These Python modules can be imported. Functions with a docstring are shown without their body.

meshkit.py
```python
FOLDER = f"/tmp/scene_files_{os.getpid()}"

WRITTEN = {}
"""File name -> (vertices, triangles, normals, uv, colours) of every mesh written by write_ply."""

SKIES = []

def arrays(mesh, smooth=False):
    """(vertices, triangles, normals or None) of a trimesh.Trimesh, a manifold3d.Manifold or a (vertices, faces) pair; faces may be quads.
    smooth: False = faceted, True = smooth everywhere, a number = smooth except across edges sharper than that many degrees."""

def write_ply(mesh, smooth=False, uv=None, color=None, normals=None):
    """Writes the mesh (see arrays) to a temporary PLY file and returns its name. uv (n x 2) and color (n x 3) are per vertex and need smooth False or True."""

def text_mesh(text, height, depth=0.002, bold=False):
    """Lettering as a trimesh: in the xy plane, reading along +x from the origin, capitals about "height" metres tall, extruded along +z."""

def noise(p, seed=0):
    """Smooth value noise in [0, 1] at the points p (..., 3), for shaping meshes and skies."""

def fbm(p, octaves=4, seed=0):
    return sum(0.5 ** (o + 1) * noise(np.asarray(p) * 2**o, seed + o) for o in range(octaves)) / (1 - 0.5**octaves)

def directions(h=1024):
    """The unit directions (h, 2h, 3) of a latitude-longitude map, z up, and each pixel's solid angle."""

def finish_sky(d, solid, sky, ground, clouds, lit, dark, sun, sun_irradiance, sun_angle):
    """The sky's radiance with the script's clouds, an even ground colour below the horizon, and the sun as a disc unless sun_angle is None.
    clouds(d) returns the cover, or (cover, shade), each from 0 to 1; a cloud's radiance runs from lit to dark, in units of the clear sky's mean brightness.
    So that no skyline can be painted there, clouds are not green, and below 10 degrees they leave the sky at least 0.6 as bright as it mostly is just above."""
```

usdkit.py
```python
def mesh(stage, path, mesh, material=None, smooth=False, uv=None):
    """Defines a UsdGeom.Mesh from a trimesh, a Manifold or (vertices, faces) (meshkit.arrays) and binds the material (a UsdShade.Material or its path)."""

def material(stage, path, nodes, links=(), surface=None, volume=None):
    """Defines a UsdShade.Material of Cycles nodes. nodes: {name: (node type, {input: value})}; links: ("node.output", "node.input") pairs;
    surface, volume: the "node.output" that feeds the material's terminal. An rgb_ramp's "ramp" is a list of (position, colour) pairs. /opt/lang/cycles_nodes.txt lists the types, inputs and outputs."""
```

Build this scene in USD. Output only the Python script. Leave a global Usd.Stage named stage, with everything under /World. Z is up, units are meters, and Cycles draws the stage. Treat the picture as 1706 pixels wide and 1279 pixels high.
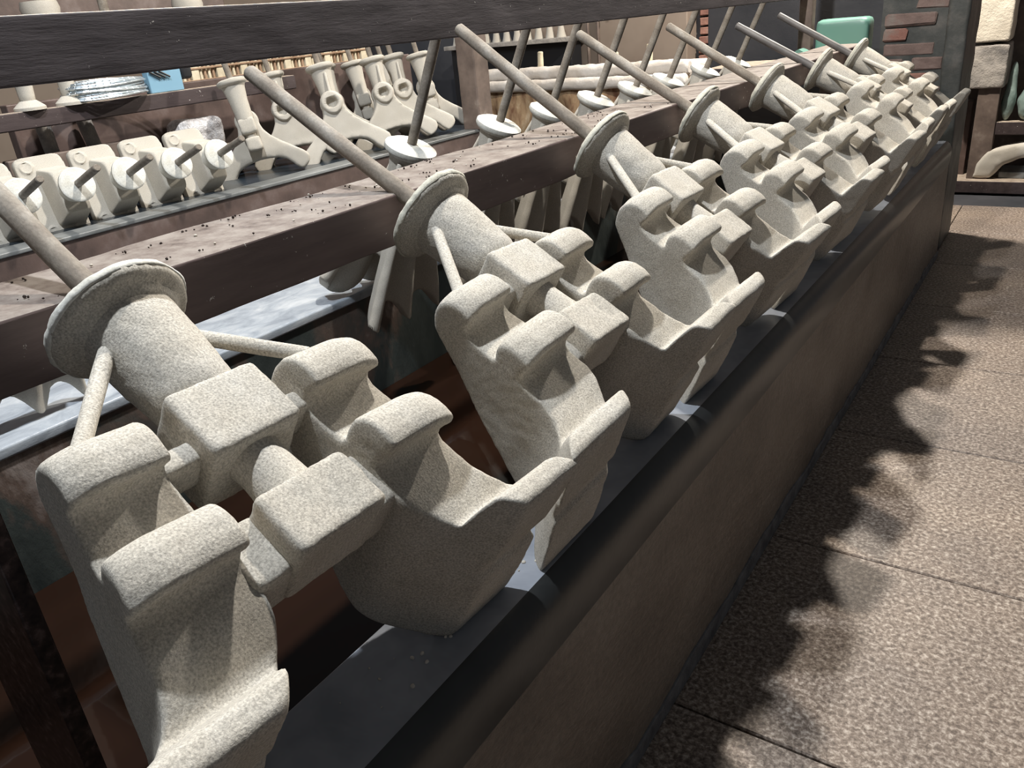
import math, random
import numpy as np, trimesh, usdkit, meshkit
import manifold3d as m3
from pxr import Usd, UsdGeom, UsdLux, UsdShade, Gf, Sdf, Vt
from shapely.geometry import Polygon, Point, box as sbox
from shapely.ops import unary_union

random.seed(7)
rng = np.random.default_rng(7)
stage = Usd.Stage.CreateInMemory()
UsdGeom.SetStageUpAxis(stage, UsdGeom.Tokens.z)
UsdGeom.SetStageMetersPerUnit(stage, 1.0)
UsdGeom.Xform.Define(stage, '/World')
UsdGeom.Scope.Define(stage, '/World/Looks')

# Lengths below are in decimetres, measured from a point 1.21 m above the floor; P() and mat4() turn them into metres above the floor.
D, H = 0.1, 1.21


def P(x, y, z):
    return (x * D, y * D, z * D + H)


# ------------------------------------------------------------------ camera, sky, lamps, exposure
cam = UsdGeom.Camera.Define(stage, '/World/camera')
right, down, fwd = (0.82826, 0.55341, -0.08787), (0.16320, -0.38828, -0.90698), (-0.53605, 0.73687, -0.41191)
cam.AddTransformOp().Set(Gf.Matrix4d(*right, 0, *[-c for c in down], 0, *[-c for c in fwd], 0, *P(0, 0, 0), 1))
cam.CreateHorizontalApertureAttr(36.0)
cam.CreateVerticalApertureAttr(36.0 * 1279 / 1706)
cam.CreateFocalLengthAttr(36.0 * 1327.5 / 1706)
cam.CreateClippingRangeAttr(Gf.Vec2f(0.01, 100))
cam.CreateExposureAttr(-0.1)

dome = UsdLux.DomeLight.Define(stage, '/World/ambient_daylight')
dome.CreateColorAttr(Gf.Vec3f(0.92, 0.95, 1.0))
dome.CreateIntensityAttr(0.035)


def lamp(name, pos, color, power, radius=0.05):
    s = UsdLux.SphereLight.Define(stage, '/World/' + name)
    s.AddTranslateOp().Set(P(*pos))
    s.CreateRadiusAttr(radius)
    s.CreateColorAttr(Gf.Vec3f(*color))
    s.CreateIntensityAttr(power / (4 * math.pi ** 2 * radius ** 2))
    return s


lamp('ceiling_bulb', (-10.5, 19.5, 18.5), (1.0, 0.935, 0.84), 300)
lamp('ceiling_bulb_001', (-10.5, 4.5, 18.5), (0.90, 0.95, 1.0), 270)
lamp('ceiling_bulb_002', (-9.0, 48.5, 15.0), (1.0, 0.92, 0.81), 500)

# ------------------------------------------------------------------ scene helpers
used = {}


def numbered(path):
    n = used.get(path, 0)
    used[path] = n + 1
    return path if n == 0 else f'{path}_{n:03d}'


def tag(p, label=None, cat=None, group=None, kind=None):
    p = p.GetPrim() if hasattr(p, 'GetPrim') else p
    for k, v in (('label', label), ('category', cat), ('group', group), ('kind', kind)):
        if v:
            p.SetCustomDataByKey(k, v)
    return p


def thing(name, label, cat, origin=(0, 0, 0), M=None, group=None, kind=None, scale=1.0):
    """An Xform whose children are the parts; origin in decimetres, M has the local axes as columns."""
    path = numbered('/World/' + name)
    x = UsdGeom.Xform.Define(stage, path)
    M = np.eye(3) if M is None else np.asarray(M, float)
    U, _, Vh = np.linalg.svd(M)
    M = (U @ Vh) * scale
    o = P(*origin)
    x.AddTransformOp().Set(Gf.Matrix4d(*M[:, 0], 0, *M[:, 1], 0, *M[:, 2], 0, *o, 1))
    tag(x, label, cat, group, kind)
    return x


def arr(mesh):
    v, f, n = meshkit.arrays(mesh)
    return np.array(v, float), np.array(f)


def part(parent, name, mesh, mat, smooth=40, label=None, kind=None):
    """A mesh in the local decimetres of its thing."""
    v, f = arr(mesh)
    path = numbered(f'{parent.GetPath()}/{name}')
    m = usdkit.mesh(stage, path, trimesh.Trimesh(v * D, f, process=False), mat, smooth)
    tag(m, label, kind=kind)
    return m


def obj(name, mesh, mat, label=None, cat=None, group=None, kind=None, smooth=40, parent=None):
    """A mesh in world decimetres, top-level or under a thing that stands at the world's origin."""
    v, f = arr(mesh)
    v = v * D + [0, 0, H]
    path = numbered((str(parent.GetPath()) if parent else '/World') + '/' + name)
    m = usdkit.mesh(stage, path, trimesh.Trimesh(v, f, process=False), mat, smooth)
    tag(m, label, cat, group, kind)
    return m


def holder(name, label, cat=None, group=None, kind=None):
    x = UsdGeom.Xform.Define(stage, numbered('/World/' + name))
    tag(x, label, cat, group, kind)
    return x


def dup(src, name, label, origin, M, group=None, scale=1.0):
    r = thing(name, label, src.GetPrim().GetCustomDataByKey('category'), origin, M, group, scale=scale)
    op = r.GetPrim().GetAttribute('xformOp:transform').Get()
    r.GetPrim().GetReferences().AddInternalReference(src.GetPath())
    r.GetPrim().GetAttribute('xformOp:transform').Set(op)
    tag(r, label, src.GetPrim().GetCustomDataByKey('category'), group)
    r.GetPrim().SetInstanceable(True)
    return r


# ------------------------------------------------------------------ mesh helpers
def tri(man):
    m = man.to_mesh()
    return trimesh.Trimesh(np.array(m.vert_properties[:, :3], float), np.array(m.tri_verts), process=False)


def man(t):
    return m3.Manifold(m3.Mesh(np.asarray(t.vertices, np.float32), np.asarray(t.faces, np.uint32)))


def lap(t, it, lam=0.5):
    v, f = np.array(t.vertices), np.array(t.faces)
    e = np.vstack([f[:, [0, 1]], f[:, [1, 2]], f[:, [2, 0]]])
    n = len(v)
    import scipy.sparse as sp
    A = sp.coo_matrix((np.ones(len(e)), (e[:, 0], e[:, 1])), (n, n)).tocsr()
    A = ((A + A.T) > 0).astype(float)
    deg = np.asarray(A.sum(1)).ravel()
    for _ in range(it):
        v = v + lam * ((A @ v) / deg[:, None] - v)
    return trimesh.Trimesh(v, f, process=False)


def normals(v, f):
    n = np.zeros_like(v)
    fn = np.cross(v[f[:, 1]] - v[f[:, 0]], v[f[:, 2]] - v[f[:, 0]])
    for k in range(3):
        np.add.at(n, f[:, k], fn)
    return n / np.maximum(np.linalg.norm(n, axis=1, keepdims=True), 1e-12)


def rough(t, amp, scale, seed=0, octaves=3):
    v, f = np.array(t.vertices), np.array(t.faces)
    h = meshkit.fbm(v * scale + seed * 17.3, octaves, seed) - 0.5
    return trimesh.Trimesh(v + normals(v, f) * (h * 2 * amp)[:, None], f, process=False)


def soft(m, edge=0.08, it=4, amp=0.0, scale=3.0, seed=0):
    t = lap(tri(m.refine_to_length(edge)), it)
    return rough(t, amp, scale, seed) if amp else t


def mbox(x0, x1, y0, y1, z0, z1):
    return m3.Manifold.cube([x1 - x0, y1 - y0, z1 - z0]).translate([x0, y0, z0])


def rbox(x0, x1, y0, y1, z0, z1, r=0.05, seg=8):
    """A box with round edges: the hull of eight spheres."""
    s = m3.Manifold.sphere(r, seg)
    pts = [s.translate([x, y, z]) for x in (x0 + r, x1 - r) for y in (y0 + r, y1 - r) for z in (z0 + r, z1 - r)]
    return m3.Manifold.batch_hull(pts)


def cbox(x0, x1, y0, y1, z0, z1, c=0.04):
    """A box with chamfered edges: 24 points."""
    pts = []
    for x, sx in ((x0, 1), (x1, -1)):
        for y, sy in ((y0, 1), (y1, -1)):
            for z, sz in ((z0, 1), (z1, -1)):
                pts += [(x, y + sy * c, z + sz * c), (x + sx * c, y, z + sz * c), (x + sx * c, y + sy * c, z)]
    return m3.Manifold.hull_points(np.array(pts, float))


def lathe(profile, seg=48):
    """profile: (height, radius) pairs revolved about the local x axis."""
    t = trimesh.creation.revolve(np.array([(r, h) for h, r in profile], float), sections=seg)
    v = np.array(t.vertices)
    t = trimesh.Trimesh(v[:, [2, 0, 1]], t.faces, process=True)
    if t.volume < 0:
        t.invert()
    return t


def rod(p, q, r0, r1=None, seg=14, bend=0.0, n=8, seed=0, amp=0.0):
    """A closed, slightly uneven stick from p to q."""
    p, q = np.array(p, float), np.array(q, float)
    r1 = r0 if r1 is None else r1
    d = (q - p) / np.linalg.norm(q - p)
    a = np.cross(d, [0, 0, 1.0] if abs(d[2]) < 0.9 else [1.0, 0, 0])
    a /= np.linalg.norm(a)
    b = np.cross(d, a)
    L = np.linalg.norm(q - p)
    ts = [0, 0, 0.03 * r0 / L + 0.0] + list(np.linspace(0, 1, n + 1)[1:-1]) + [1, 1, 1]
    ins = [0, 0.75, 1.0] + [1.0] * (n - 1) + [1.0, 0.75, 0]
    off = [0, 0, 0.25 * r0] + [0] * (n - 1) + [-0.25 * r1, 0, 0]
    rings = []
    for t, k, o in zip(ts, ins, off):
        c = p + d * (t * L + o) + a * bend * math.sin(math.pi * t)
        rr = (r0 + (r1 - r0) * t) * max(k, 0.001)
        ang = np.linspace(0, 2 * math.pi, seg, endpoint=False)
        w = 1 + amp * (2 * meshkit.noise(np.c_[np.cos(ang) * 1.3, np.sin(ang) * 1.3, np.full(seg, t * L * 2.2)] + seed * 9.1, seed) - 1)
        rings.append(c + rr * w[:, None] * (np.cos(ang)[:, None] * a + np.sin(ang)[:, None] * b))
    v = np.vstack(rings)
    f = []
    for i in range(len(rings) - 1):
        for j in range(seg):
            k = (j + 1) % seg
            f += [(i * seg + j, i * seg + k, (i + 1) * seg + k), (i * seg + j, (i + 1) * seg + k, (i + 1) * seg + j)]
    f += [(0, j + 1, j) for j in range(1, seg - 1)]
    e = (len(rings) - 1) * seg
    f += [(e, e + j, e + j + 1) for j in range(1, seg - 1)]
    t = trimesh.Trimesh(v, np.array(f), process=False)
    if t.volume < 0:
        t.invert()
    return t


def tube(pts, r, seg=8):
    pts = np.array(pts, float)
    return trimesh.util.concatenate([rod(pts[i], pts[i + 1], r, seg=seg, n=2) for i in range(len(pts) - 1)])


def extrude(poly, h):
    """A shapely polygon in (x, y) pulled up from z = 0 to h, as a Manifold."""
    rings = [np.array(poly.exterior.coords)[:-1]] + [np.array(i.coords)[:-1] for i in poly.interiors]
    return m3.Manifold.extrude(m3.CrossSection(rings, m3.FillRule.EvenOdd), h)


def along_y(pts, y0, y1):
    """A polygon given in (x, z), pulled from y0 to y1."""
    m = extrude(Polygon(pts).buffer(0), y1 - y0)
    return m.transform(np.array([[1, 0, 0, 0], [0, 0, 1, y0], [0, 1, 0, 0]], float)) if False else _fix(m, y0)


def _fix(m, y0):
    t = tri(m)
    v = np.array(t.vertices)
    t = trimesh.Trimesh(np.c_[v[:, 0], v[:, 2] + y0, v[:, 1]], t.faces[:, ::-1], process=False)
    if t.volume < 0:
        t.invert()
    return man(t)


def cat(*ts):
    return trimesh.util.concatenate([t if isinstance(t, trimesh.Trimesh) else tri(t) for t in ts])


# ------------------------------------------------------------------ materials
def mat(name, nodes, links, surface='p.BSDF'):
    return usdkit.material(stage, '/World/Looks/' + name, nodes, links, surface)


def mottled(name, stops, scale=6.0, detail=6, rough_=0.7, bump=0.3, bscale=60, bdist=0.002, coord='position', stretch=(1, 1, 1), spec=0.5, distortion=0.0, fine=None, fscale=300, metallic=0.0):
    """Colour by a noise ramp, bump by a finer noise; fine = (low, high) multiplies the colour by a fine grain."""
    src = ('geometry', {}) if coord == 'position' else ('texture_coordinate', {})
    out = 'c.position' if coord == 'position' else 'c.object'
    nodes = {'c': src, 'm': ('mapping', {'scale': stretch}), 'n': ('noise_texture', {'scale': scale, 'detail': detail, 'roughness': 0.6, 'distortion': distortion}),
             'r': ('rgb_ramp', {'ramp': stops}), 'b': ('noise_texture', {'scale': bscale, 'detail': 4, 'roughness': 0.65}),
             'u': ('bump', {'strength': bump, 'distance': bdist}), 'p': ('principled_bsdf', {'roughness': rough_, 'specular_ior_level': spec, 'metallic': metallic})}
    links = [(out, 'm.vector'), ('m.vector', 'n.vector'), ('m.vector', 'b.vector'), ('n.fac', 'r.fac'), ('b.fac', 'u.height'), ('u.normal', 'p.normal')]
    if fine:
        nodes['g'] = ('noise_texture', {'scale': fscale, 'detail': 2, 'roughness': 0.6})
        nodes['gr'] = ('rgb_ramp', {'ramp': [(0.3, (fine[0],) * 3), (0.7, (fine[1],) * 3)]})
        nodes['x'] = ('mix', {'mix_type': 'multiply', 'fac': 1.0})
        links += [(out, 'g.vector'), ('g.fac', 'gr.fac'), ('r.color', 'x.color1'), ('gr.color', 'x.color2'), ('x.color', 'p.base_color')]
    else:
        links.append(('r.color', 'p.base_color'))
    return mat(name, nodes, links)


SAND = mottled('sand_stucco', [(0.25, (0.425, 0.39, 0.335)), (0.5, (0.48, 0.448, 0.392)), (0.75, (0.51, 0.485, 0.44))], 14, 5, 0.95, 0.55, 420, 0.0016, 'object', spec=0.15, fine=(0.66, 1.26), fscale=430)
SAND_FINE = mottled('fine_stucco', [(0.25, (0.46, 0.425, 0.365)), (0.75, (0.54, 0.51, 0.455))], 12, 4, 0.95, 0.35, 500, 0.001, 'object', spec=0.15, fine=(0.85, 1.1), fscale=500)
WHITE_WASH = mottled('white_slurry', [(0.3, (0.52, 0.50, 0.44)), (0.6, (0.66, 0.66, 0.62))], 20, 5, 0.8, 0.5, 90, 0.002, 'object', spec=0.3, fine=(0.85, 1.08), fscale=300)
RIM = mottled('greenish_rim_slurry', [(0.3, (0.45, 0.43, 0.36)), (0.7, (0.56, 0.55, 0.48))], 16, 5, 0.85, 0.5, 120, 0.002, 'object', spec=0.2, fine=(0.8, 1.1), fscale=400)
STICK = mottled('slurry_stained_wood', [(0.3, (0.13, 0.105, 0.085)), (0.5, (0.235, 0.205, 0.17)), (0.66, (0.34, 0.315, 0.28)), (0.8, (0.55, 0.54, 0.52))], 22, 6, 0.75, 0.4, 120, 0.0015, 'object', stretch=(0.5, 1, 1), spec=0.3, fine=(0.8, 1.1), fscale=260)
STICK_DARK = mottled('dark_stained_wood', [(0.3, (0.055, 0.05, 0.05)), (0.55, (0.12, 0.11, 0.105)), (0.8, (0.24, 0.235, 0.23))], 18, 6, 0.55, 0.3, 120, 0.0015, 'object', stretch=(0.5, 1, 1))


def dusty_wood(name, base, dust, streak=(3, 0.4, 3), amount=(0.35, 0.62), flecks=True):
    """Painted wood with a layer of spilt dust on the faces that look up, and pale flecks of dried slurry."""
    nodes = {'c': ('geometry', {}), 'm': ('mapping', {'scale': streak}), 'n': ('noise_texture', {'scale': 9, 'detail': 7, 'roughness': 0.65}),
             'r': ('rgb_ramp', {'ramp': base}), 's': ('separate_xyz', {}), 'mr': ('map_range', {'from_min': 0.55, 'from_max': 0.9}),
             'dn': ('noise_texture', {'scale': 26, 'detail': 6, 'roughness': 0.7}), 'dr': ('rgb_ramp', {'ramp': dust}),
             'x': ('mix', {'mix_type': 'mix'}), 'fn': ('noise_texture', {'scale': 75, 'detail': 3, 'roughness': 0.7}), 'fr': ('rgb_ramp', {'ramp': [(0.685, (0, 0, 0)), (0.72, (1, 1, 1))]}),
             'y': ('mix', {'mix_type': 'mix', 'color2': (0.55, 0.53, 0.5)}), 'b': ('noise_texture', {'scale': 14, 'detail': 6, 'roughness': 0.7}),
             'u': ('bump', {'strength': 0.35, 'distance': 0.003}), 'p': ('principled_bsdf', {'roughness': 0.62, 'specular_ior_level': 0.35})}
    links = [('c.position', 'm.vector'), ('m.vector', 'n.vector'), ('n.fac', 'r.fac'), ('c.true_normal', 's.vector'), ('s.z', 'mr.value'), ('c.position', 'dn.vector'),
             ('dn.fac', 'dr.fac'), ('mr.result', 'x.fac'), ('r.color', 'y.color1'), ('c.position', 'fn.vector'), ('fn.fac', 'fr.fac'), ('fr.color', 'y.fac'),
             ('y.color', 'x.color1'), ('dr.color', 'x.color2'), ('x.color', 'p.base_color'), ('m.vector', 'b.vector'), ('b.fac', 'u.height'), ('u.normal', 'p.normal')]
    return mat(name, nodes, links)


RAIL = dusty_wood('brown_painted_rail', [(0.3, (0.11, 0.080, 0.077)), (0.7, (0.185, 0.138, 0.132))], [(0.3, (0.075, 0.056, 0.048)), (0.42, (0.165, 0.133, 0.115)), (0.62, (0.255, 0.222, 0.195))])
BEAM = dusty_wood('near_black_beam', [(0.3, (0.05, 0.043, 0.048)), (0.7, (0.11, 0.097, 0.105))], [(0.3, (0.30, 0.25, 0.2)), (0.7, (0.55, 0.5, 0.44))])
BEAM_B = dusty_wood('dark_brown_beam', [(0.3, (0.034, 0.024, 0.025)), (0.7, (0.07, 0.052, 0.052))], [(0.3, (0.22, 0.17, 0.13)), (0.7, (0.45, 0.38, 0.31))])
POST = mottled('worn_brown_post', [(0.3, (0.075, 0.055, 0.046)), (0.6, (0.16, 0.12, 0.10)), (0.8, (0.32, 0.27, 0.23))], 10, 6, 0.6, 0.2, 60)
GRANITE = mottled('speckled_granite', [(0.35, (0.012, 0.008, 0.008)), (0.55, (0.05, 0.032, 0.03)), (0.72, (0.16, 0.11, 0.10))], 70, 5, 0.35, 0.1, 120)
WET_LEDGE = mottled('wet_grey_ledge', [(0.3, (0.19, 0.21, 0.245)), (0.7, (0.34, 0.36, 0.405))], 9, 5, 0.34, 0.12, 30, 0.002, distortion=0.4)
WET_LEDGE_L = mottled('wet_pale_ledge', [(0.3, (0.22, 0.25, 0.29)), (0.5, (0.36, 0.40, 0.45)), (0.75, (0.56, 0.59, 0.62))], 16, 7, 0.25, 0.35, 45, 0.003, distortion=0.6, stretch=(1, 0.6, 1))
PANEL = mottled('stained_panel', [(0.25, (0.08, 0.064, 0.050)), (0.48, (0.165, 0.134, 0.108)), (0.72, (0.24, 0.205, 0.17))], 3.2, 8, 0.5, 0.8, 38, 0.006, stretch=(1, 0.7, 1.4), fine=(0.8, 1.15), fscale=90)
SKIRT = mottled('blue_grey_cement', [(0.3, (0.06, 0.06, 0.065)), (0.7, (0.19, 0.19, 0.195))], 22, 7, 0.8, 0.8, 60, 0.004)
LIP_PAINT = mottled('black_lip_paint', [(0.3, (0.012, 0.014, 0.014)), (0.7, (0.035, 0.036, 0.036))], 6, 5, 0.35, 0.2, 40)
TANK_IN = mottled('slimy_tank_wall', [(0.3, (0.02, 0.027, 0.027)), (0.5, (0.05, 0.06, 0.057)), (0.6, (0.12, 0.085, 0.07)), (0.72, (0.30, 0.26, 0.24))], 4.5, 8, 0.45, 0.4, 40, 0.004, stretch=(1, 1, 0.6), distortion=0.5)
WATER = mat('brown_rinse_water', {'n': ('noise_texture', {'scale': 9, 'detail': 3}), 'c': ('geometry', {}), 'u': ('bump', {'strength': 0.08, 'distance': 0.004}),
            'p': ('principled_bsdf', {'base_color': (0.014, 0.0065, 0.004), 'roughness': 0.04, 'ior': 1.33})},
            [('c.position', 'n.vector'), ('n.fac', 'u.height'), ('u.normal', 'p.normal')])
DARK_TOP = mottled('wet_navy_surface', [(0.3, (0.010, 0.016, 0.024)), (0.7, (0.035, 0.048, 0.062))], 5, 5, 0.22, 0.15, 30)
STONE_FRONT = mottled('red_brown_tank_front', [(0.3, (0.05, 0.034, 0.03)), (0.55, (0.11, 0.075, 0.065)), (0.75, (0.19, 0.15, 0.14))], 7, 7, 0.45, 0.2, 60)
GREY_EDGE = mottled('worn_grey_edge', [(0.3, (0.07, 0.075, 0.075)), (0.7, (0.24, 0.25, 0.25))], 14, 6, 0.4, 0.2, 60, stretch=(1, 0.3, 1))
PLASTER = mottled('brown_plaster', [(0.3, (0.19, 0.145, 0.115)), (0.7, (0.29, 0.235, 0.19))], 1.3, 6, 0.85, 0.25, 30)
DARK_PLASTER = mottled('navy_dark_plaster', [(0.3, (0.018, 0.020, 0.026)), (0.7, (0.055, 0.055, 0.062))], 1.6, 6, 0.8, 0.4, 20)
CEMENT = mottled('grey_green_cement', [(0.3, (0.022, 0.026, 0.025)), (0.55, (0.055, 0.057, 0.053)), (0.75, (0.12, 0.11, 0.10))], 9, 7, 0.5, 0.6, 40)
BRICKS = [mottled('old_brick' + '_b' * k, [(0.3, tuple(c * 0.55 for c in col)), (0.55, col), (0.8, (0.20, 0.20, 0.18))], 8, 6, 0.85, 0.7, 50, 0.006) for k, col in enumerate([(0.24, 0.115, 0.09), (0.30, 0.155, 0.12), (0.18, 0.125, 0.11)])]
WHITE_BLOCK = mottled('cream_stucco', [(0.3, (0.58, 0.52, 0.43)), (0.7, (0.70, 0.64, 0.54))], 7, 6, 0.9, 0.7, 60, 0.006)
GREY_BLOCK = mottled('grey_caked_stucco', [(0.3, (0.16, 0.15, 0.145)), (0.5, (0.36, 0.33, 0.30)), (0.75, (0.50, 0.46, 0.41))], 9, 6, 0.85, 0.8, 50, 0.006)
MINT = mat('mint_plastic', {'p': ('principled_bsdf', {'base_color': (0.13, 0.27, 0.225), 'roughness': 0.4})}, [])
GREEN_BAG = mottled('pale_green_plastic', [(0.3, (0.13, 0.19, 0.175)), (0.7, (0.30, 0.38, 0.355))], 6, 4, 0.35, 0.5, 20, 0.01)
CLOTH = mottled('straw_cloth', [(0.33, (0.16, 0.075, 0.04)), (0.5, (0.42, 0.29, 0.17)), (0.66, (0.66, 0.56, 0.42))], 9, 7, 0.9, 0.8, 40, 0.01, stretch=(1, 1, 0.35))
ROLL = mottled('plaster_caked_roll', [(0.3, (0.48, 0.42, 0.36)), (0.6, (0.66, 0.62, 0.58))], 6, 6, 0.9, 0.6, 40, 0.006)
WIRE = mat('galvanised_wire', {'p': ('principled_bsdf', {'base_color': (0.62, 0.68, 0.72), 'metallic': 0.9, 'roughness': 0.28})}, [])
BLUE = mat('sky_blue_card', {'p': ('principled_bsdf', {'base_color': (0.20, 0.36, 0.48), 'roughness': 0.4})}, [])
BLACK = mat('black_plastic', {'p': ('principled_bsdf', {'base_color': (0.012, 0.013, 0.016), 'roughness': 0.45})}, [])
BASKET = mottled('straw_wicker', [(0.3, (0.42, 0.36, 0.25)), (0.7, (0.64, 0.57, 0.43))], 20, 4, 0.8, 0.4, 90)
WICKER_DARK = mottled('brown_wicker', [(0.3, (0.20, 0.12, 0.07)), (0.7, (0.34, 0.23, 0.15))], 20, 4, 0.8, 0.4, 90)
FILM = mottled('crumpled_white_film', [(0.35, (0.26, 0.24, 0.24)), (0.6, (0.60, 0.59, 0.60))], 30, 6, 0.3, 0.9, 40, 0.01)
DUST = mottled('pale_crumbs', [(0.3, (0.45, 0.41, 0.35)), (0.7, (0.65, 0.61, 0.55))], 30, 4, 0.95, 0.3, 200)
BROWN_CRUMB = mat('brown_crumb', {'p': ('principled_bsdf', {'base_color': (0.05, 0.036, 0.03), 'roughness': 0.9})}, [])
GLASS_DARK = mat('frame_paint', {'p': ('principled_bsdf', {'base_color': (0.12, 0.12, 0.12), 'roughness': 0.5})}, [])
PANE = mat('daylit_pane', {'e': ('emission', {'color': (0.78, 0.88, 1.0), 'strength': 5.0})}, [], 'e.emission')
TILES = []
for k, (lo, mid, hi) in enumerate([((0.10, 0.076, 0.061), (0.225, 0.178, 0.145), (0.52, 0.46, 0.40)), ((0.105, 0.08, 0.064), (0.24, 0.188, 0.152), (0.54, 0.48, 0.41)), ((0.095, 0.074, 0.061), (0.215, 0.172, 0.143), (0.50, 0.44, 0.38))]):
    TILES.append(mat('terrazzo' + '_b' * k, {
        'c': ('geometry', {}), 'n': ('noise_texture', {'scale': 105, 'detail': 4, 'roughness': 0.66, 'distortion': 0.3}), 'r': ('rgb_ramp', {'ramp': [(0.36, lo), (0.5, mid), (0.60, tuple((a + b) / 2 for a, b in zip(mid, hi))), (0.68, hi)]}),
        'w': ('noise_texture', {'scale': 2.4, 'detail': 5, 'roughness': 0.6}), 'wr': ('rgb_ramp', {'ramp': [(0.3, (0.72, 0.72, 0.74)), (0.7, (1.1, 1.08, 1.05))]}), 'x': ('mix', {'mix_type': 'multiply', 'fac': 1.0}),
        'u': ('bump', {'strength': 0.15, 'distance': 0.001}), 'p': ('principled_bsdf', {'roughness': 0.55, 'specular_ior_level': 0.3})},
        [('c.position', 'n.vector'), ('n.fac', 'r.fac'), ('c.position', 'w.vector'), ('w.fac', 'wr.fac'), ('r.color', 'x.color1'), ('wr.color', 'x.color2'), ('x.color', 'p.base_color'), ('n.fac', 'u.height'), ('u.normal', 'p.normal')]))

# ------------------------------------------------------------------ the setting: floor, walls
FZ = -12.1
floor = holder('floor', 'brown speckled terrazzo tile floor of the workshop aisle', kind='structure')
obj('floor_slab', mbox(-62, 16, -12, 64, FZ - 1.2, FZ - 0.12), DARK_PLASTER, parent=floor)
k = 0
for i in range(-1, 2):
    for j in range(-2, 9):
        x0, y0 = -4.9 + 6.1 * i, 10.62 + 6.1 * (j - 2)
        if x0 < -8 and y0 < 40:
            continue
        obj('tile', cbox(x0 + 0.02, x0 + 6.08, y0 + 0.02, y0 + 6.08, FZ - 0.3, FZ - 0.004 * (k % 3), 0.03), TILES[k % 3], parent=floor, smooth=False)
        k += 1
wall_left = holder('wall_left', 'far dark plastered side wall with a daylit window', kind='structure')
for y0, y1, z0, z1 in ((-12, 44, FZ, 24), (80, 64.5, FZ, 24), (44, 64.5, FZ, 4), (44, 64.5, 17, 24)):
    y0, y1 = min(y0, y1), min(max(y0, y1), 64.5)
    if y1 > y0:
        obj('plaster', mbox(-62, -60, y0, y1, z0, z1), PLASTER, parent=wall_left)
win = holder('window_1', 'tall daylit window in the far side wall', kind='structure')
obj('pane', mbox(-61.2, -61.1, 44, 64.5, 4, 17), PANE, parent=win)
for y in (44.2, 50.9, 57.6, 64.2):
    obj('window_frame', mbox(-61.4, -60.6, y - 0.2, y + 0.2, 4, 17), GLASS_DARK, parent=win)
wall_back = holder('wall_back', 'dark damp back wall with patches of bare brick', kind='structure')
obj('plaster', mbox(-60, -6.8, 62, 64, FZ, 16), DARK_PLASTER, parent=wall_back)
obj('plaster', rbox(-40, -24.9, 60.2, 62.2, FZ, 16, 0.1), PLASTER, parent=wall_back)


def brick_face(parent, x0, x1, y, z0, z1, depth=0.9, seed=1, bl=2.4, bh=0.53, joint=0.11, skip=0.0):
    r = np.random.default_rng(seed)
    row, z = 0, z0
    while z < z1:
        x = x0 - (bl / 2 if row % 2 else 0)
        while x < x1:
            a, b = max(x, x0), min(x + bl, x1)
            if b - a > 0.3 and r.random() > skip:
                d = r.uniform(-0.06, 0.08)
                m = cbox(a + joint / 2 + r.uniform(0, 0.1), b - joint / 2 - r.uniform(0, 0.1), y - d, y + depth, z + joint / 2, z + bh + joint / 2, 0.07)
                t = tri(m)
                t.vertices += r.uniform(-0.03, 0.03, t.vertices.shape)
                obj('brick', t, BRICKS[int(r.integers(0, 3))], parent=parent, smooth=False)
            x += bl + joint
        z += bh + joint
        row += 1


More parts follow.
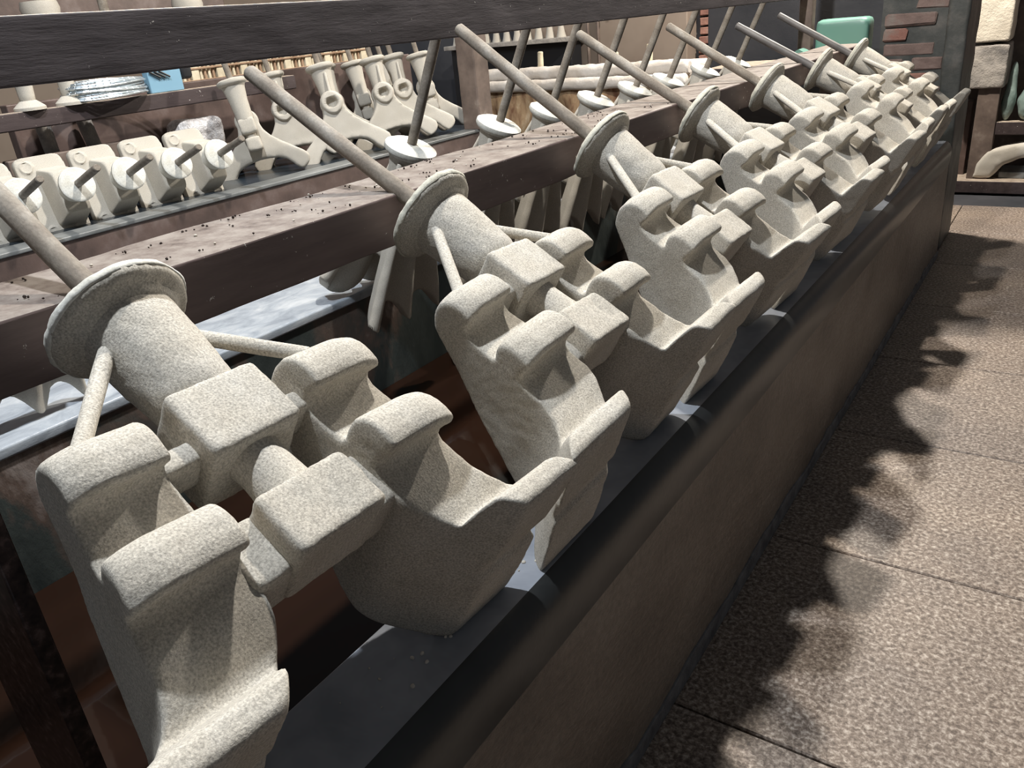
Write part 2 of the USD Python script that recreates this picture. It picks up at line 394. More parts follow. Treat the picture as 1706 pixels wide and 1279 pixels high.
brick_face(wall_back, -24.6, -17.4, 61.5, -6.0, 0.4, seed=3)
pier = holder('wall_end', 'worn red brick pier with a cemented corner at the far end of the tank', kind='structure')
obj('mortar_core', mbox(-8.35, -5.3, 43.25, 47, FZ, 6), CEMENT, parent=pier)
brick_face(pier, -8.3, -5.5, 43.15, -8.2, 1.6, seed=5, skip=0.08)
obj('cement_corner', soft(rbox(-5.6, -4.72, 42.95, 47, FZ, 6, 0.12), 0.3, 1, 0.05, 1.2, 4), CEMENT, parent=pier)
obj('plaster', rbox(-19, -8.3, 49, 50, FZ, 8, 0.1), DARK_PLASTER, parent=pier)

# ------------------------------------------------------------------ the rinse tank
Y0, Y1 = -6.0, 42.0
tank = holder('rinse_tank', 'long brown rinse tank with wet grey ledges along both sides', 'tank')
obj('tank_wall', soft(along_y([(-4.65, FZ), (-4.65, -7.2), (-4.72, -7.0), (-6.1, -7.0), (-6.1, -11.0), (-6.0, FZ)], Y0, Y1), 0.6, 0), PANEL, parent=tank, label='stained brown outer side of the tank')
lip = [(-6.18, -7.02), (-6.18, -6.70), (-6.12, -6.65), (-4.88, -6.65), (-4.88, -7.02)]
lip2 = [(-4.88, -7.02), (-4.88, -6.65), (-4.80, -6.69), (-4.70, -6.78), (-4.62, -6.95), (-4.60, -7.2), (-4.62, -7.5), (-4.645, -7.7), (-4.70, -7.7), (-4.75, -7.02)]
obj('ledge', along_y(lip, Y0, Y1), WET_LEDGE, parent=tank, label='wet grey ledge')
obj('lip', along_y(lip2, Y0, Y1), LIP_PAINT, parent=tank, label='rounded black outer lip')
skirt = tri(rbox(-4.70, -4.60, Y0, Y1, FZ, FZ + 0.42, 0.03).refine_to_length(0.25))
sv = np.array(skirt.vertices)
sv[:, 2] += np.where(sv[:, 2] > FZ + 0.2, 0.35 * (meshkit.fbm(sv * [0, 1.1, 0], 4, 8) - 0.5), 0)
obj('skirting', trimesh.Trimesh(sv, skirt.faces, process=False), SKIRT, parent=tank, label='worn blue-grey cement band along the floor')
obj('tank_wall', along_y([(-16.4, FZ), (-16.4, -6.9), (-19.3, -6.9), (-19.3, FZ)], Y0, Y1), TANK_IN, parent=tank, label='slimy dark inner wall')
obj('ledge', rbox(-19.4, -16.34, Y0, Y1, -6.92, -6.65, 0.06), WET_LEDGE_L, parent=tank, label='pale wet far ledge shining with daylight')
for ya, yb in ((Y1 - 0.9, Y1), (Y0, Y0 + 0.9)):
    obj('end_wall', mbox(-16.4, -6.1, ya, yb, FZ, -6.66), TANK_IN, parent=tank)
obj('tank_bottom', mbox(-16.4, -6.1, Y0 + 0.9, Y1 - 0.9, FZ, -11.4), TANK_IN, parent=tank)
wv = []
water = mbox(-16.38, -6.12, Y0 + 0.92, Y1 - 0.92, -11.38, -9.9)
obj('water', water, WATER, 'still dark brown water lying in the rinse tank', 'water', kind='stuff')

rail = rough(lap(tri(rbox(-10.3, -8.62, -2, 41.5, -3.05, -2.26, 0.05).refine_to_length(0.35)), 0), 0.03, 0.8, 3)
obj('rest_rail', rail, RAIL, 'dusty brown timber rail that the front row of sticks leans on', 'rail')
obj('support_slab', rbox(-10.4, -8.66, 2.44, 2.66, -11.5, -3.05, 0.03), GRANITE, 'thin speckled dark stone slab under the rail at lower left', 'support')
obj('rail_post', rbox(-10.1, -9.3, 39.9, 40.8, -11.38, -3.06, 0.05), POST, 'brown post under the far end of the dusty rail', 'post')
obj('lean_beam', rough(tri(rbox(-12.45, -12.0, 0, 44, -0.21, 0.67, 0.03).refine_to_length(0.3)), 0.012, 1.5, 6), BEAM, 'near-black timber beam running across the top of the picture', 'beam')
obj('rail_post', rbox(-12.4, -11.75, 44.15, 44.75, -3.08, 5, 0.05), POST, 'slim dark upright pole behind the last stick', 'post')

# ------------------------------------------------------------------ the seven big shell mould trees
PROFILE = [(1.53, -0.12), (1.50, 0.10), (1.51, 0.30), (1.57, 0.47), (1.68, 0.58), (1.82, 0.63), (1.98, 0.62), (2.09, 0.58), (2.115, 0.51), (2.07, 0.41), (2.035, 0.32), (2.05, 0.23), (2.13, 0.175), (2.28, 0.155), (2.45, 0.15), (2.57, 0.145),
           (2.62, 0.20), (2.61, 0.36), (2.63, 0.50), (2.71, 0.59), (2.84, 0.64), (3.02, 0.635), (3.15, 0.59), (3.175, 0.51), (3.12, 0.40), (3.085, 0.29), (3.09, 0.18), (3.16, 0.11), (3.32, 0.08), (3.52, 0.045), (3.75, -0.03), (3.96, -0.12), (4.02, -0.11), (4.05, 0.02), (4.11, 0.24), (4.16, 0.40), (4.21, 0.45),
           (4.36, 0.46), (4.43, 0.42), (4.46, 0.30), (4.46, -0.35), (4.455, -0.55), (4.405, -0.60), (4.405, -0.82), (4.47, -0.90), (4.50, -1.30), (4.51, -1.95), (4.47, -2.08), (4.30, -2.12), (3.85, -2.08), (3.35, -1.82), (2.46, -1.08)]
_base = extrude(Polygon(PROFILE), 1.0)
_v = tri(_base)
_v.vertices[:, 2] = _v.vertices[:, 2]
CLAMP = tri(man(_v).refine_to_length(0.05))


KA = [2.0, 3.1, 3.6, 3.97, 4.18, 4.5, 5.5]
KNOTS = {(-1, 0): [0.82, 0.77, 0.76, 0.99, 1.16, 1.39, 2.0], (-1, 1): [1.70, 1.83, 1.88, 2.05, 2.44, 2.73, 3.3],
         (1, 0): [0.68, 0.75, 0.80, 1.15, 1.31, 1.58, 2.2], (1, 1): [1.64, 1.77, 1.83, 2.16, 2.36, 2.65, 3.3]}


def knot(side, k, a):
    return sum(np.interp(a + o, KA, KNOTS[side, k]) for o in (-0.12, -0.06, 0, 0.06, 0.12)) / 5


ROLL_N = {-1: -0.131, 1: 0.05}


def euler(rv):
    t = np.linalg.norm(rv)
    if t < 1e-9:
        return np.eye(3)
    k = np.array(rv) / t
    K = np.array([[0, -k[2], k[1]], [k[2], 0, -k[0]], [-k[1], k[0], 0]])
    return np.eye(3) + math.sin(t) * K + (1 - math.cos(t)) * K @ K


def clamp_point(side, dl, a, u, n):
    w = side * (knot(side, 0, a) * (1 - u) + knot(side, 1, a) * u)
    n = n + ROLL_N[side] * (w - side * 1.4)
    piv = np.array([3.5, side * 1.6, 0])
    return (np.array([a, w, n]) - piv) @ euler(dl[:3]).T + piv + np.array(dl[3:])


def clamp_mesh(side, dl, seed):
    t = CLAMP.copy()
    v = np.array(t.vertices)
    a, n, u = v[:, 0], v[:, 1], v[:, 2]
    # let the outer shoulder of the humps fall away a little, as the photographed shells do
    k_ = np.clip((n + 0.1) / 0.6, 0, 1) * np.clip((3.6 - a) / 0.4, 0, 1)
    drop = k_ * k_ * (3 - 2 * k_) * np.clip(u - 0.60, 0, 1) ** 2 * 0.8
    n = n - drop
    w = side * (knot(side, 0, a) * (1 - u) + knot(side, 1, a) * u)
    n = n + ROLL_N[side] * (w - side * 1.4)
    p = np.c_[a, w, n]
    t = trimesh.Trimesh(p, t.faces, process=False)
    if t.volume < 0:
        t.invert()
    t = rough(lap(t, 2), 0.010, 2.2, seed)
    t = rough(t, 0.005, 9.0, seed + 40)
    piv = np.array([3.5, side * 1.6, 0])
    t.vertices = (np.array(t.vertices) - piv) @ euler(dl[:3]).T + piv + np.array(dl[3:])
    return t


def lump(c, r, seed):
    t = trimesh.creation.icosphere(2, r)
    t.vertices *= rng.uniform(0.6, 1.2, 3)
    t = rough(t, r * 0.22, 1.2 / r, seed)
    t.apply_translation(c)
    return t


def mould_tree(label, M, o, st, dl, seed, stick_mat):
    t = thing('shell_mould_tree', label, 'casting mould', o, M, 'front row of big shell moulds')
    cup = lathe([(-0.16, 0.0), (-0.15, 0.30), (-0.11, 0.66), (-0.05, 0.745), (0.04, 0.765), (0.09, 0.74), (0.125, 0.69), (0.15, 0.60), (0.22, 0.53), (0.26, 0.0)], 72)
    cup = tri(man(cup).refine_to_length(0.06))
    cup = rough(rough(cup, 0.02, 2.2, seed), 0.012, 8, seed + 3)
    pc = part(t, 'pouring_cup', cup, SAND, 50, label='flared round cup rim with a chipped edge')
    band = lathe([(-0.11, 0.60), (-0.10, 0.70), (-0.05, 0.765), (0.02, 0.785), (0.055, 0.765), (0.05, 0.70), (0.0, 0.62)], 72)
    band = lathe([(-0.14, 0.0), (-0.135, 0.55), (-0.10, 0.69), (-0.05, 0.762), (0.02, 0.784), (0.05, 0.768), (0.045, 0.70), (0.0, 0.5), (-0.02, 0.0)], 72)
    band = rough(rough(tri(man(band).refine_to_length(0.06)), 0.02, 2.2, seed), 0.018, 7, seed + 3)
    part(t, 'rim_wash', band, WHITE_WASH if seed == 0 else RIM, 50, label='paler skin of slurry along the rim')
    sp = lathe([(0.10, 0.0), (0.10, 0.55), (0.22, 0.525), (0.5, 0.51), (0.9, 0.485), (1.3, 0.445), (1.42, 0.40), (1.62, 0.34), (1.8, 0.30), (1.82, 0.0)], 64)
    sp = rough(rough(tri(man(sp).refine_to_length(0.07)), 0.016, 2.5, seed + 5), 0.012, 8, seed + 6)
    part(t, 'sprue', sp, SAND)
    for a0, a1, w, z0, z1, i in ((1.38, 2.20, 0.52, -0.55, 0.425, 7), (2.735, 3.445, 0.535, -0.50, 0.385, 8)):
        b = soft(mbox(a0, a1, -w, w, z0, z1), 0.05, 4, 0.012, 3, seed + i)
        part(t, 'sprue_block', rough(b, 0.010, 9, seed + i), SAND)
    nk = lathe([(2.1, 0.0), (2.1, 0.30), (2.35, 0.275), (2.6, 0.29), (2.8, 0.31), (2.82, 0)], 32)
    part(t, 'runner_neck', rough(tri(man(nk).refine_to_length(0.08)), 0.012, 4, seed + 9), SAND)
    for a0, a1, s, z0, z1 in ((1.80, 2.06, -1, -0.25, 0.22), (1.80, 2.06, 1, -0.25, 0.22), (2.72, 3.40, -1, -0.6, 0.08), (2.72, 3.40, 1, -0.6, 0.08)):
        y0, y1 = sorted((s * 0.42, s * 0.92))
        part(t, 'gate', soft(mbox(a0, a1, y0, y1, z0, z1), 0.06, 4, 0.012, 4, seed + 11), SAND)
    for s, d in ((-1, dl[0]), (1, dl[1])):
        part(t, 'clamp_shell', clamp_mesh(s, d, seed * 3 + s + 20), SAND)
    r = 0.085
    part(t, 'support_rod', rod((0.42, -0.42, 0.12), clamp_point(-1, dl[0], 1.68, 0.66, 0.46), r, seg=14, seed=seed, amp=0.05), SAND)
    part(t, 'support_rod', rod((0.42, 0.44, -0.05), clamp_point(1, dl[1], 1.66, 0.34, 0.46), r, seg=14, seed=seed + 1, amp=0.05), SAND)
    part(t, 'carrying_stick', rod((st, 0, 0), (0.1, 0, 0), 0.128, 0.14, 20, 0.02, 14, seed, 0.05), stick_mat, label='long wooden stick caked with dried slurry')
    return t


AV = ((0.17, -0.071, -0.009, 0.034, -0.009, -0.005), (0.029, -0.023, -0.01, -0.033, -0.005, 0.011))
TREES = [
    ('largest sand-coated mould tree, nearest the camera at lower left, with a white-washed cup rim', [[0.8397, 0.0228, 0.5425], [-0.0308, 0.9995, 0.0055], [-0.5421, -0.0213, 0.84]], (-8.049, 4.173, -2.488), -4.3, ((0.078, 0.023, -0.037, -0.062, -0.085, -0.048), (-0.058, -0.035, -0.012, -0.006, 0.039, 0.008)), STICK),
    ('second sand-coated mould tree from the camera along the tank ledge', [[0.8552, 0.0046, 0.5183], [-0.0179, 0.9996, 0.0207], [-0.518, -0.027, 0.855]], (-8.065, 9.404, -2.586), -4.29, ((0.24, -0.116, 0.006, 0.095, 0.021, -0.026), (0.027, -0.022, 0.021, -0.052, -0.039, 0.022)), STICK),
    ('third sand-coated mould tree from the camera, its stick end overlapping the dark beam', [[0.8194, 0.0463, 0.5714], [-0.0325, 0.9989, -0.0344], [-0.5724, 0.0096, 0.8199]], (-7.961, 14.813, -2.417), -4.19, ((0.192, -0.12, 0.004, 0.07, 0.039, 0.059), (0.117, -0.013, -0.039, -0.042, -0.014, 0.004)), STICK),
    ('middle of the seven leaning mould trees, fourth from the camera', [[0.8541, 0.0335, 0.5191], [-0.0265, 0.9994, -0.0208], [-0.5195, 0.004, 0.8545]], (-8.077, 20.303, -2.551), -4.06, AV, STICK),
    ('fifth mould tree from the camera, on a pale yellowish stick', [[0.862, 0.0722, 0.5017], [-0.05, 0.9971, -0.0576], [-0.5044, 0.0245, 0.8631]], (-8.004, 25.487, -2.46), -3.79, AV, STICK),
    ('sixth mould tree from the camera, on a dark grey stick', [[0.8777, -0.0289, 0.4783], [0.0116, 0.9992, 0.0391], [-0.4791, -0.0287, 0.8773]], (-8.069, 31.54, -2.504), -3.46, AV, STICK_DARK),
    ('farthest of the seven leaning mould trees, beside the brick pier', [[0.8736, 0.0089, 0.4866], [-0.016, 0.9998, 0.0104], [-0.4865, -0.0169, 0.8735]], (-8.029, 36.959, -2.511), -3.68, AV, STICK_DARK),
]
for i, (lab, M, o, st, dl, sm) in enumerate(TREES):
    mould_tree(lab, M, o, st, dl, i, sm)

# ------------------------------------------------------------------ wing-shaped mould trees (standing), built once and copied
def wing_plate(seed, eye=True):
    """Plate in the local y-z plane: an eye on top, a waist and two spread legs with an arch between them."""
    pts = []
    right_ = [(0.37, 1.72), (0.42, 1.50), (0.60, 1.24), (0.86, 1.00), (1.18, 0.74), (1.48, 0.50), (1.62, 0.34), (1.60, 0.14), (1.42, -0.04), (1.24, -0.08), (1.10, 0.02), (0.98, 0.20), (0.82, 0.38), (0.57, 0.49), (0.28, 0.545), (0.0, 0.56)]
    left_ = [(-x, z) for x, z in right_[::-1]][1:]
    poly = Polygon(right_ + left_)
    poly = poly.union(Point(0, 1.86).buffer(0.40)) if eye else poly.union(Polygon([(-0.33, 1.6), (0.33, 1.6), (0.24, 2.0), (-0.24, 2.0)]))
    m = extrude(poly, 0.30)
    if eye:
        ring = extrude(Point(0, 1.86).buffer(0.36), 0.42)
        m = (m + ring) - extrude(Point(0, 1.86).buffer(0.18), 0.7).translate([0, 0, 0.16])
    t = rough(lap(tri(m.refine_to_length(0.09)), 3), 0.012, 3, seed)
    v = np.array(t.vertices)
    # legs kick forward a little
    kick = np.clip(0.75 - v[:, 1], 0, 1) * 0.18
    p = np.c_[v[:, 2] + kick, v[:, 0], v[:, 1]]
    t = trimesh.Trimesh(p, t.faces, process=False)
    if t.volume < 0:
        t.invert()
    return t


def wavy_shell(seed, flip=1):
    """A corrugated skirt: a wavy strip pulled downwards, narrower at its top."""
    y = np.linspace(-0.95, 0.95, 61)
    x = 0.17 * np.sin(y / 0.95 * math.pi * 1.9 + seed)
    from shapely.geometry import LineString
    strip = LineString(np.c_[x, y]).buffer(0.12, cap_style=1)
    ring = np.array(strip.exterior.coords)[:-1]
    m = m3.Manifold.extrude(m3.CrossSection([ring], m3.FillRule.EvenOdd), 2.05, 14, 0.0, (0.8, 0.42))
    t = tri(m.refine_to_length(0.1))
    v = np.array(t.vertices)
    v[:, 2] += np.clip(1.0 - v[:, 2], 0, 1) * 0.22 * np.cos(v[:, 1] / 0.95 * math.pi * 1.9 + seed + 0.6)
    v[:, 0] = v[:, 0] * flip + flip * np.clip(1.6 - v[:, 2], 0, 2) * 0.16
    t = trimesh.Trimesh(v, t.faces, process=False)
    if t.volume < 0:
        t.invert()
    return rough(lap(t, 2), 0.012, 3, seed)


def zlathe(prof, seg=32):
    t = trimesh.creation.revolve(np.array([(r, z) for z, r in prof], float), sections=seg)
    if t.volume < 0:
        t.invert()
    return t


def wing_tree(label, origin, M, stick_len, front=True, group=None, scale=1.0, cupmat=None, stick_r=0.10, name='wing_mould_tree', wavy=False):
    t = thing(name, label, 'casting mould', origin, M, group, scale=scale)
    part(t, 'pouring_cup', rough(zlathe([(2.96, 0), (2.97, 0.36), (3.02, 0.46), (3.08, 0.50), (3.15, 0.49), (3.20, 0.40), (3.22, 0)], 40), 0.012, 5, 2), cupmat or SAND_FINE)
    part(t, 'sprue', zlathe([(1.9, 0), (1.9, 0.27), (2.5, 0.30), (2.9, 0.36), (3.0, 0.40), (3.01, 0)], 32), SAND_FINE)
    part(t, 'sprue_block', soft(mbox(-0.27, 0.27, -0.27, 0.27, 1.42, 1.95), 0.09, 3), SAND_FINE)
    part(t, 'sprue_block', soft(mbox(-0.25, 0.25, -0.25, 0.25, 0.86, 1.32), 0.09, 3), SAND_FINE)
    part(t, 'runner_neck', zlathe([(1.28, 0), (1.28, 0.17), (1.46, 0.17), (1.46, 0)], 16), SAND_FINE)
    if wavy:
        for fl in (-1, 1):
            sh_ = wavy_shell(1 + fl, fl)
            sh_.apply_translation((0.36 * fl, 0, 0))
            part(t, 'wavy_shell', sh_, SAND_FINE)
        part(t, 'support_rod', rod((0.10, -0.34, 2.9), (0.2, -0.62, 1.75), 0.06, seg=10, n=3), SAND_FINE)
    else:
        back = wing_plate(4)
        back.apply_transform(np.diag([-1.0, 1, 1, 1]))
        back.invert()
        back.apply_translation((-0.24, 0, 0))
        part(t, 'wing_shell', back, SAND_FINE)
    if front and not wavy:
        fr = wing_plate(5)
        fr.apply_translation((0.24, 0, 0))
        part(t, 'wing_shell', fr, SAND_FINE)
        part(t, 'support_rod', rod((0.36, 0.1, 2.85), (0.50, 0.05, 2.15), 0.055, seg=8, n=3), SAND_FINE)
    part(t, 'support_rod', rod((-0.36, 0.1, 2.85), (-0.52, 0.05, 2.15), 0.055, seg=8, n=3), SAND_FINE)
    if stick_len:
        part(t, 'carrying_stick', rod((0, 0, 3.1), (0, 0, 3.2 + stick_len), stick_r, seg=14, n=8, amp=0.05, seed=3), STICK)
    return t


def axes(zdir, ydir=(0, 1, 0)):
    z = np.array(zdir, float)
    z /= np.linalg.norm(z)
    y = np.array(ydir, float)
    y -= z * (y @ z)
    y /= np.linalg.norm(y)
    return np.stack([np.cross(y, z), y, z], 1)


# second row: hung over the tank on sticks that lean on the back of the dark beam
G2 = 'second row of wavy moulds behind the dusty rail'
row2 = None
tilt2 = axes((0.40, 0.06, 0.91))
specs = [(16.0, 'wavy mould with a dark straight stick, first white cup behind the rail', 0),
         (20.0, 'wavy mould whose white cup is second behind the rail', 0), (22.9, 'wavy mould whose cup is half hidden by the third mould tree stick', 0), (26.0, 'wavy mould with the fourth white cup behind the rail', 0),
         (29.1, 'wavy mould with the fifth white cup behind the rail', 0), (32.2, 'wavy mould with a thin flat cup, sixth behind the rail', 0), (36.2, 'wavy mould whose cup rim and support rod stand clear above the rail', 0), (40.3, 'farthest wavy mould of the row, in front of dark bricks', 0)]
S2 = 1.38
base2 = np.array([-14.1, 0, -2.68]) - tilt2[:, 2] * 3.15 * S2
for i, (y, lab, _) in enumerate(specs):
    o = (base2[0], base2[1] + y, base2[2])
    if row2 is None:
        row2 = wing_tree(lab, o, tilt2, 2.35, True, G2, S2, WHITE_WASH, 0.092, 'wavy_mould_tree', True)
    else:
        dup(row2, 'wavy_mould_tree', lab, o, tilt2, G2, S2)

t = thing('loose_wavy_shell', 'loose wavy shell deep in shade under the rail at the left edge', 'casting mould', (-17.4, 6.6, -6.15), axes((0.40, 0.1, 0.9)), scale=1.05)
part(t, 'shell', wavy_shell(2), SAND_FINE)

# ------------------------------------------------------------------ the second tank with its moulds
tank2 = holder('back_tank', 'second tank with a red-brown front and worn grey edge behind the rail', 'tank')
obj('front_wall', rough(tri(rbox(-21.9, -21.2, -6, 30, FZ, -4.12, 0.05).refine_to_length(0.5)), 0.02, 1.4, 2), STONE_FRONT, parent=tank2)
obj('edge_strip', rbox(-21.95, -21.15, -6, 30, -4.14, -4.02, 0.03), GREY_EDGE, parent=tank2)
obj('top_surface', mbox(-29, -21.9, -6, 30, -4.6, -4.05), DARK_TOP, parent=tank2)
obj('back_beam', rbox(-24.7, -24.2, -4, 21.6, -1.53, -1.06, 0.04), BEAM_B, 'dark brown beam carrying the coil of wire', 'beam')
obj('back_board', rbox(-26.2, -25.8, 12, 30, -4.04, -0.9, 0.04), STONE_FRONT, 'dark brown board standing behind the wing moulds', 'board')
obj('tall_post', rough(tri(rbox(-21.9, -21.0, 28.4, 29.4, -4.05, 3, 0.06).refine_to_length(0.3)), 0.02, 2, 3), POST, 'worn brown post right of the pale wing moulds', 'post')
obj('tall_post', rbox(-24.9, -24.2, 7, 7.7, -4.05, 3, 0.05), POST, 'brown post at the left end of the back beam', 'post')

G3 = 'pale wing moulds standing on the back tank'
lean = axes((-0.22, -0.02, 0.97), (0.66, 0.75, 0.0))
w3 = [(-22.6, 18.1, 'wing mould at the left end of the pale group, its two sprue blocks facing out', False, lean, 1.0),
      (-23.6, 20.6, 'wing mould half hidden behind the leftmost pale one', True, lean, 1.0),
      (-22.4, 21.9, 'pale wing mould with a single eye, left of the dark stick', True, lean, 1.04),
      (-24.0, 23.6, 'pale wing mould in the back row, its square block showing between two eyes', False, lean, 1.0),
      (-22.6, 24.9, 'left one of the two pale wing moulds with eyes side by side', True, lean, 1.04),
      (-22.8, 26.3, 'right one of the two pale wing moulds with eyes side by side', True, lean, 1.04),
      (-22.8, 27.9, 'pale wing mould at the right end, next to the worn post', False, lean, 1.02),
      (-24.4, 25.6, 'pale wing mould cup standing farthest back of the group', False, lean, 1.0),
      (-24.3, 27.3, 'pale wing mould behind the dark stick at the back', False, lean, 1.0)]
firsts = {}
for x, y, lab, fr, M, sc in w3:
    o = (x, y, -4.02)
    if fr not in firsts:
        firsts[fr] = wing_tree(lab, o, M, 0.7, fr, G3, sc, None, 0.10)
    else:
        dup(firsts[fr], 'wing_mould_tree', lab, o, M, G3, sc)


def flange_tree(label, origin, M, group):
    """A square-flanged shell lying back on its plate, with its cup and stick pointing forward (local z)."""
    t = thing('flange_mould', label, 'casting mould', origin, M, group)
    pl = extrude(sbox(-0.90, -1.15, 0.36, 1.15).buffer(-0.18).buffer(0.18), 0.26)
    for x, y in ((-0.64, 0.88), (0.12, -0.90), (-0.64, -0.90)):
        pl = pl + extrude(Point(x, y).buffer(0.17), 0.31) - extrude(Point(x, y).buffer(0.13), 0.1).translate([0, 0, 0.285])
    part(t, 'flange_plate', lap(tri(pl.refine_to_length(0.08)), 2), SAND_FINE)
    tr = m3.Manifold.batch_hull([rbox(-0.46, 0.30, -0.80, 0.80, 0.18, 0.3, 0.05), rbox(-0.34, 0.32, -0.60, 0.55, 0.8, 0.9, 0.05)])
    part(t, 'body', rough(soft(tr, 0.1, 3), 0.01, 3, 2), SAND_FINE)
    part(t, 'pouring_cup', rough(zlathe([(0.85, 0), (0.85, 0.34), (1.15, 0.35), (1.28, 0.42), (1.33, 0.455), (1.40, 0.455), (1.44, 0.40), (1.46, 0)], 40), 0.012, 5, 3), WHITE_WASH)
    part(t, 'carrying_stick', rod((0, 0, 1.35), (0.05, 0.02, 2.85), 0.098, seg=14, n=6, amp=0.04), STICK, label='short round stick end')
    return t


G4 = 'square-flanged moulds lying in a row on the back tank'
axis4 = np.array([0.94, -0.10, 0.31])
up4 = np.array([-0.32, 0.03, 0.95])
up4 = up4 - axis4 * (up4 @ axis4) / (axis4 @ axis4)
M4 = np.stack([np.cross(up4, axis4), up4, axis4], 1)
M4 = M4 / np.linalg.norm(M4, axis=0)
labs = ['square-flanged mould cut off by the left edge of the picture', 'square-flanged mould second from the left edge', 'square-flanged mould in the middle of the row of five', 'square-flanged mould second from the right end of its row', 'square-flanged mould at the right end of its row, beside the leftmost wing mould']
f0 = None
for y, lab in zip((9.75, 11.2, 12.7, 14.25, 15.75), labs):
    disc = np.array([-21.6, y, -2.86])
    o = disc - M4[:, 2] * 1.45
    if f0 is None:
        f0 = flange_tree(lab, o, M4, G4)
    else:
        dup(f0, 'flange_mould', lab, o, M4, G4)

# ------------------------------------------------------------------ clutter on and behind the back beam
t = thing('wire_coil', 'coil of shiny galvanised wire lying on the back beam', 'wire coil', (-24.5, 14.35, -1.03))
for k in range(9):
    r = 1.30 - 0.05 * (k % 3)
    ang = np.linspace(0, 2 * math.pi, 37)
    pts = np.c_[r * 0.62 * np.cos(ang), r * np.sin(ang), 0.07 + 0.055 * k + 0.03 * np.sin(ang * 2 + k)]
    part(t, 'wire_loop', tube(pts, 0.035, 6), WIRE)
obj('blue_card', rbox(-24.6, -24.3, 15.75, 16.95, -1.06, -0.30, 0.03), BLUE, 'sky-blue card propped on the back beam beside the wire coil', 'card')
for k in range(3):
    obj('pen', tube([(-24.26, 15.8 + 0.17 * k, -0.42), (-24.24, 16.15 + 0.17 * k, -0.62)], 0.03, 6), BLACK, f'{["left", "middle", "right"][k]} one of three short black pens on the blue card', 'pen', 'black pens on the blue card')
obj('black_clip', rbox(-24.6, -24.3, 16.98, 17.4, -0.75, -0.28, 0.1), BLACK, 'black plastic clip right of the blue card', 'clip')
t = holder('wicker_crate', 'long straw-coloured wicker crate standing behind the back beam', 'crate')
obj('crate_back', rbox(-26.6, -26.4, 17.2, 28, -1.1, 0.5, 0.03), BASKET, parent=t)
for k in range(29):
    y = 17.3 + 0.36 * k
    if k % 3 == 1:
        obj('panel', rbox(-26.4, -26.25, y, y + 0.32, -1.0, 0.4, 0.02), BASKET, parent=t, smooth=False)
    else:
        obj('slat', rbox(-26.4, -26.3, y + 0.02, y + 0.12, -1.0, 0.4, 0.02), BASKET, parent=t, smooth=False)
        obj('slat', rbox(-26.4, -26.3, y + 0.2, y + 0.3, -1.0, 0.4, 0.02), WICKER_DARK, parent=t, smooth=False)
for z in (-0.95, -0.55, -0.15, 0.25):
    obj('rail_strip', rbox(-26.3, -26.22, 17.2, 28, z, z + 0.07, 0.02), WICKER_DARK, parent=t, smooth=False)
obj('film_parcel', rough(soft(rbox(-25.4, -24.3, 16.5, 18.2, -3.05, -2.0, 0.25), 0.12, 2), 0.09, 2.2, 9), FILM, 'parcel wrapped in crumpled white film under the back beam', 'parcel')
ps = holder('parcel_shelf', 'dark narrow shelf under the film-wrapped parcel', 'shelf')
obj('shelf_board', rbox(-25.6, -24.0, 14.6, 19.2, -3.25, -3.05, 0.03), BEAM_B, parent=ps)
obj('leg', rbox(-25.4, -24.9, 18.6, 19.0, -4.04, -3.25, 0.03), BEAM_B, parent=ps)
obj('leg', rbox(-25.4, -24.9, 14.8, 15.2, -4.04, -3.25, 0.03), BEAM_B, parent=ps)
obj('reddish_plank', rbox(-24.95, -24.6, 11.0, 15.2, -2.75, -2.3, 0.04), POST, 'reddish weathered plank behind the square-flanged moulds', 'plank')
for k, (y, lab) in enumerate(((10.8, 'left grey stake behind the square-flanged moulds'), (12.6, 'second grey stake behind the square-flanged moulds'), (14.1, 'pale leaning stake under the back beam'))):
    obj('stake', rod((-25.45, y + 0.2, -4.0), (-25.3, y - 0.25 * (k == 2), -1.4), 0.2, 0.22, 10, n=4, amp=0.08, seed=k), GREY_BLOCK, lab, 'stake')
for k, (y, lab) in enumerate(((12.35, 'left pale stub of a mould base on the back beam'), (13.55, 'right pale stub of a mould base on the back beam'))):
    t = thing('mould_stub', lab, 'mould base', (-24.45, y - 0.35, -1.06), group='pale stubs on the back beam')
    part(t, 'foot', zlathe([(0, 0), (0, 0.42), (0.08, 0.42), (0.25, 0.22), (0.3, 0)], 20), SAND_FINE)
    part(t, 'stem', rod((0, 0, 0.2), (0, 0.02, 1.0), 0.2, 0.24, 12, n=4), SAND_FINE)

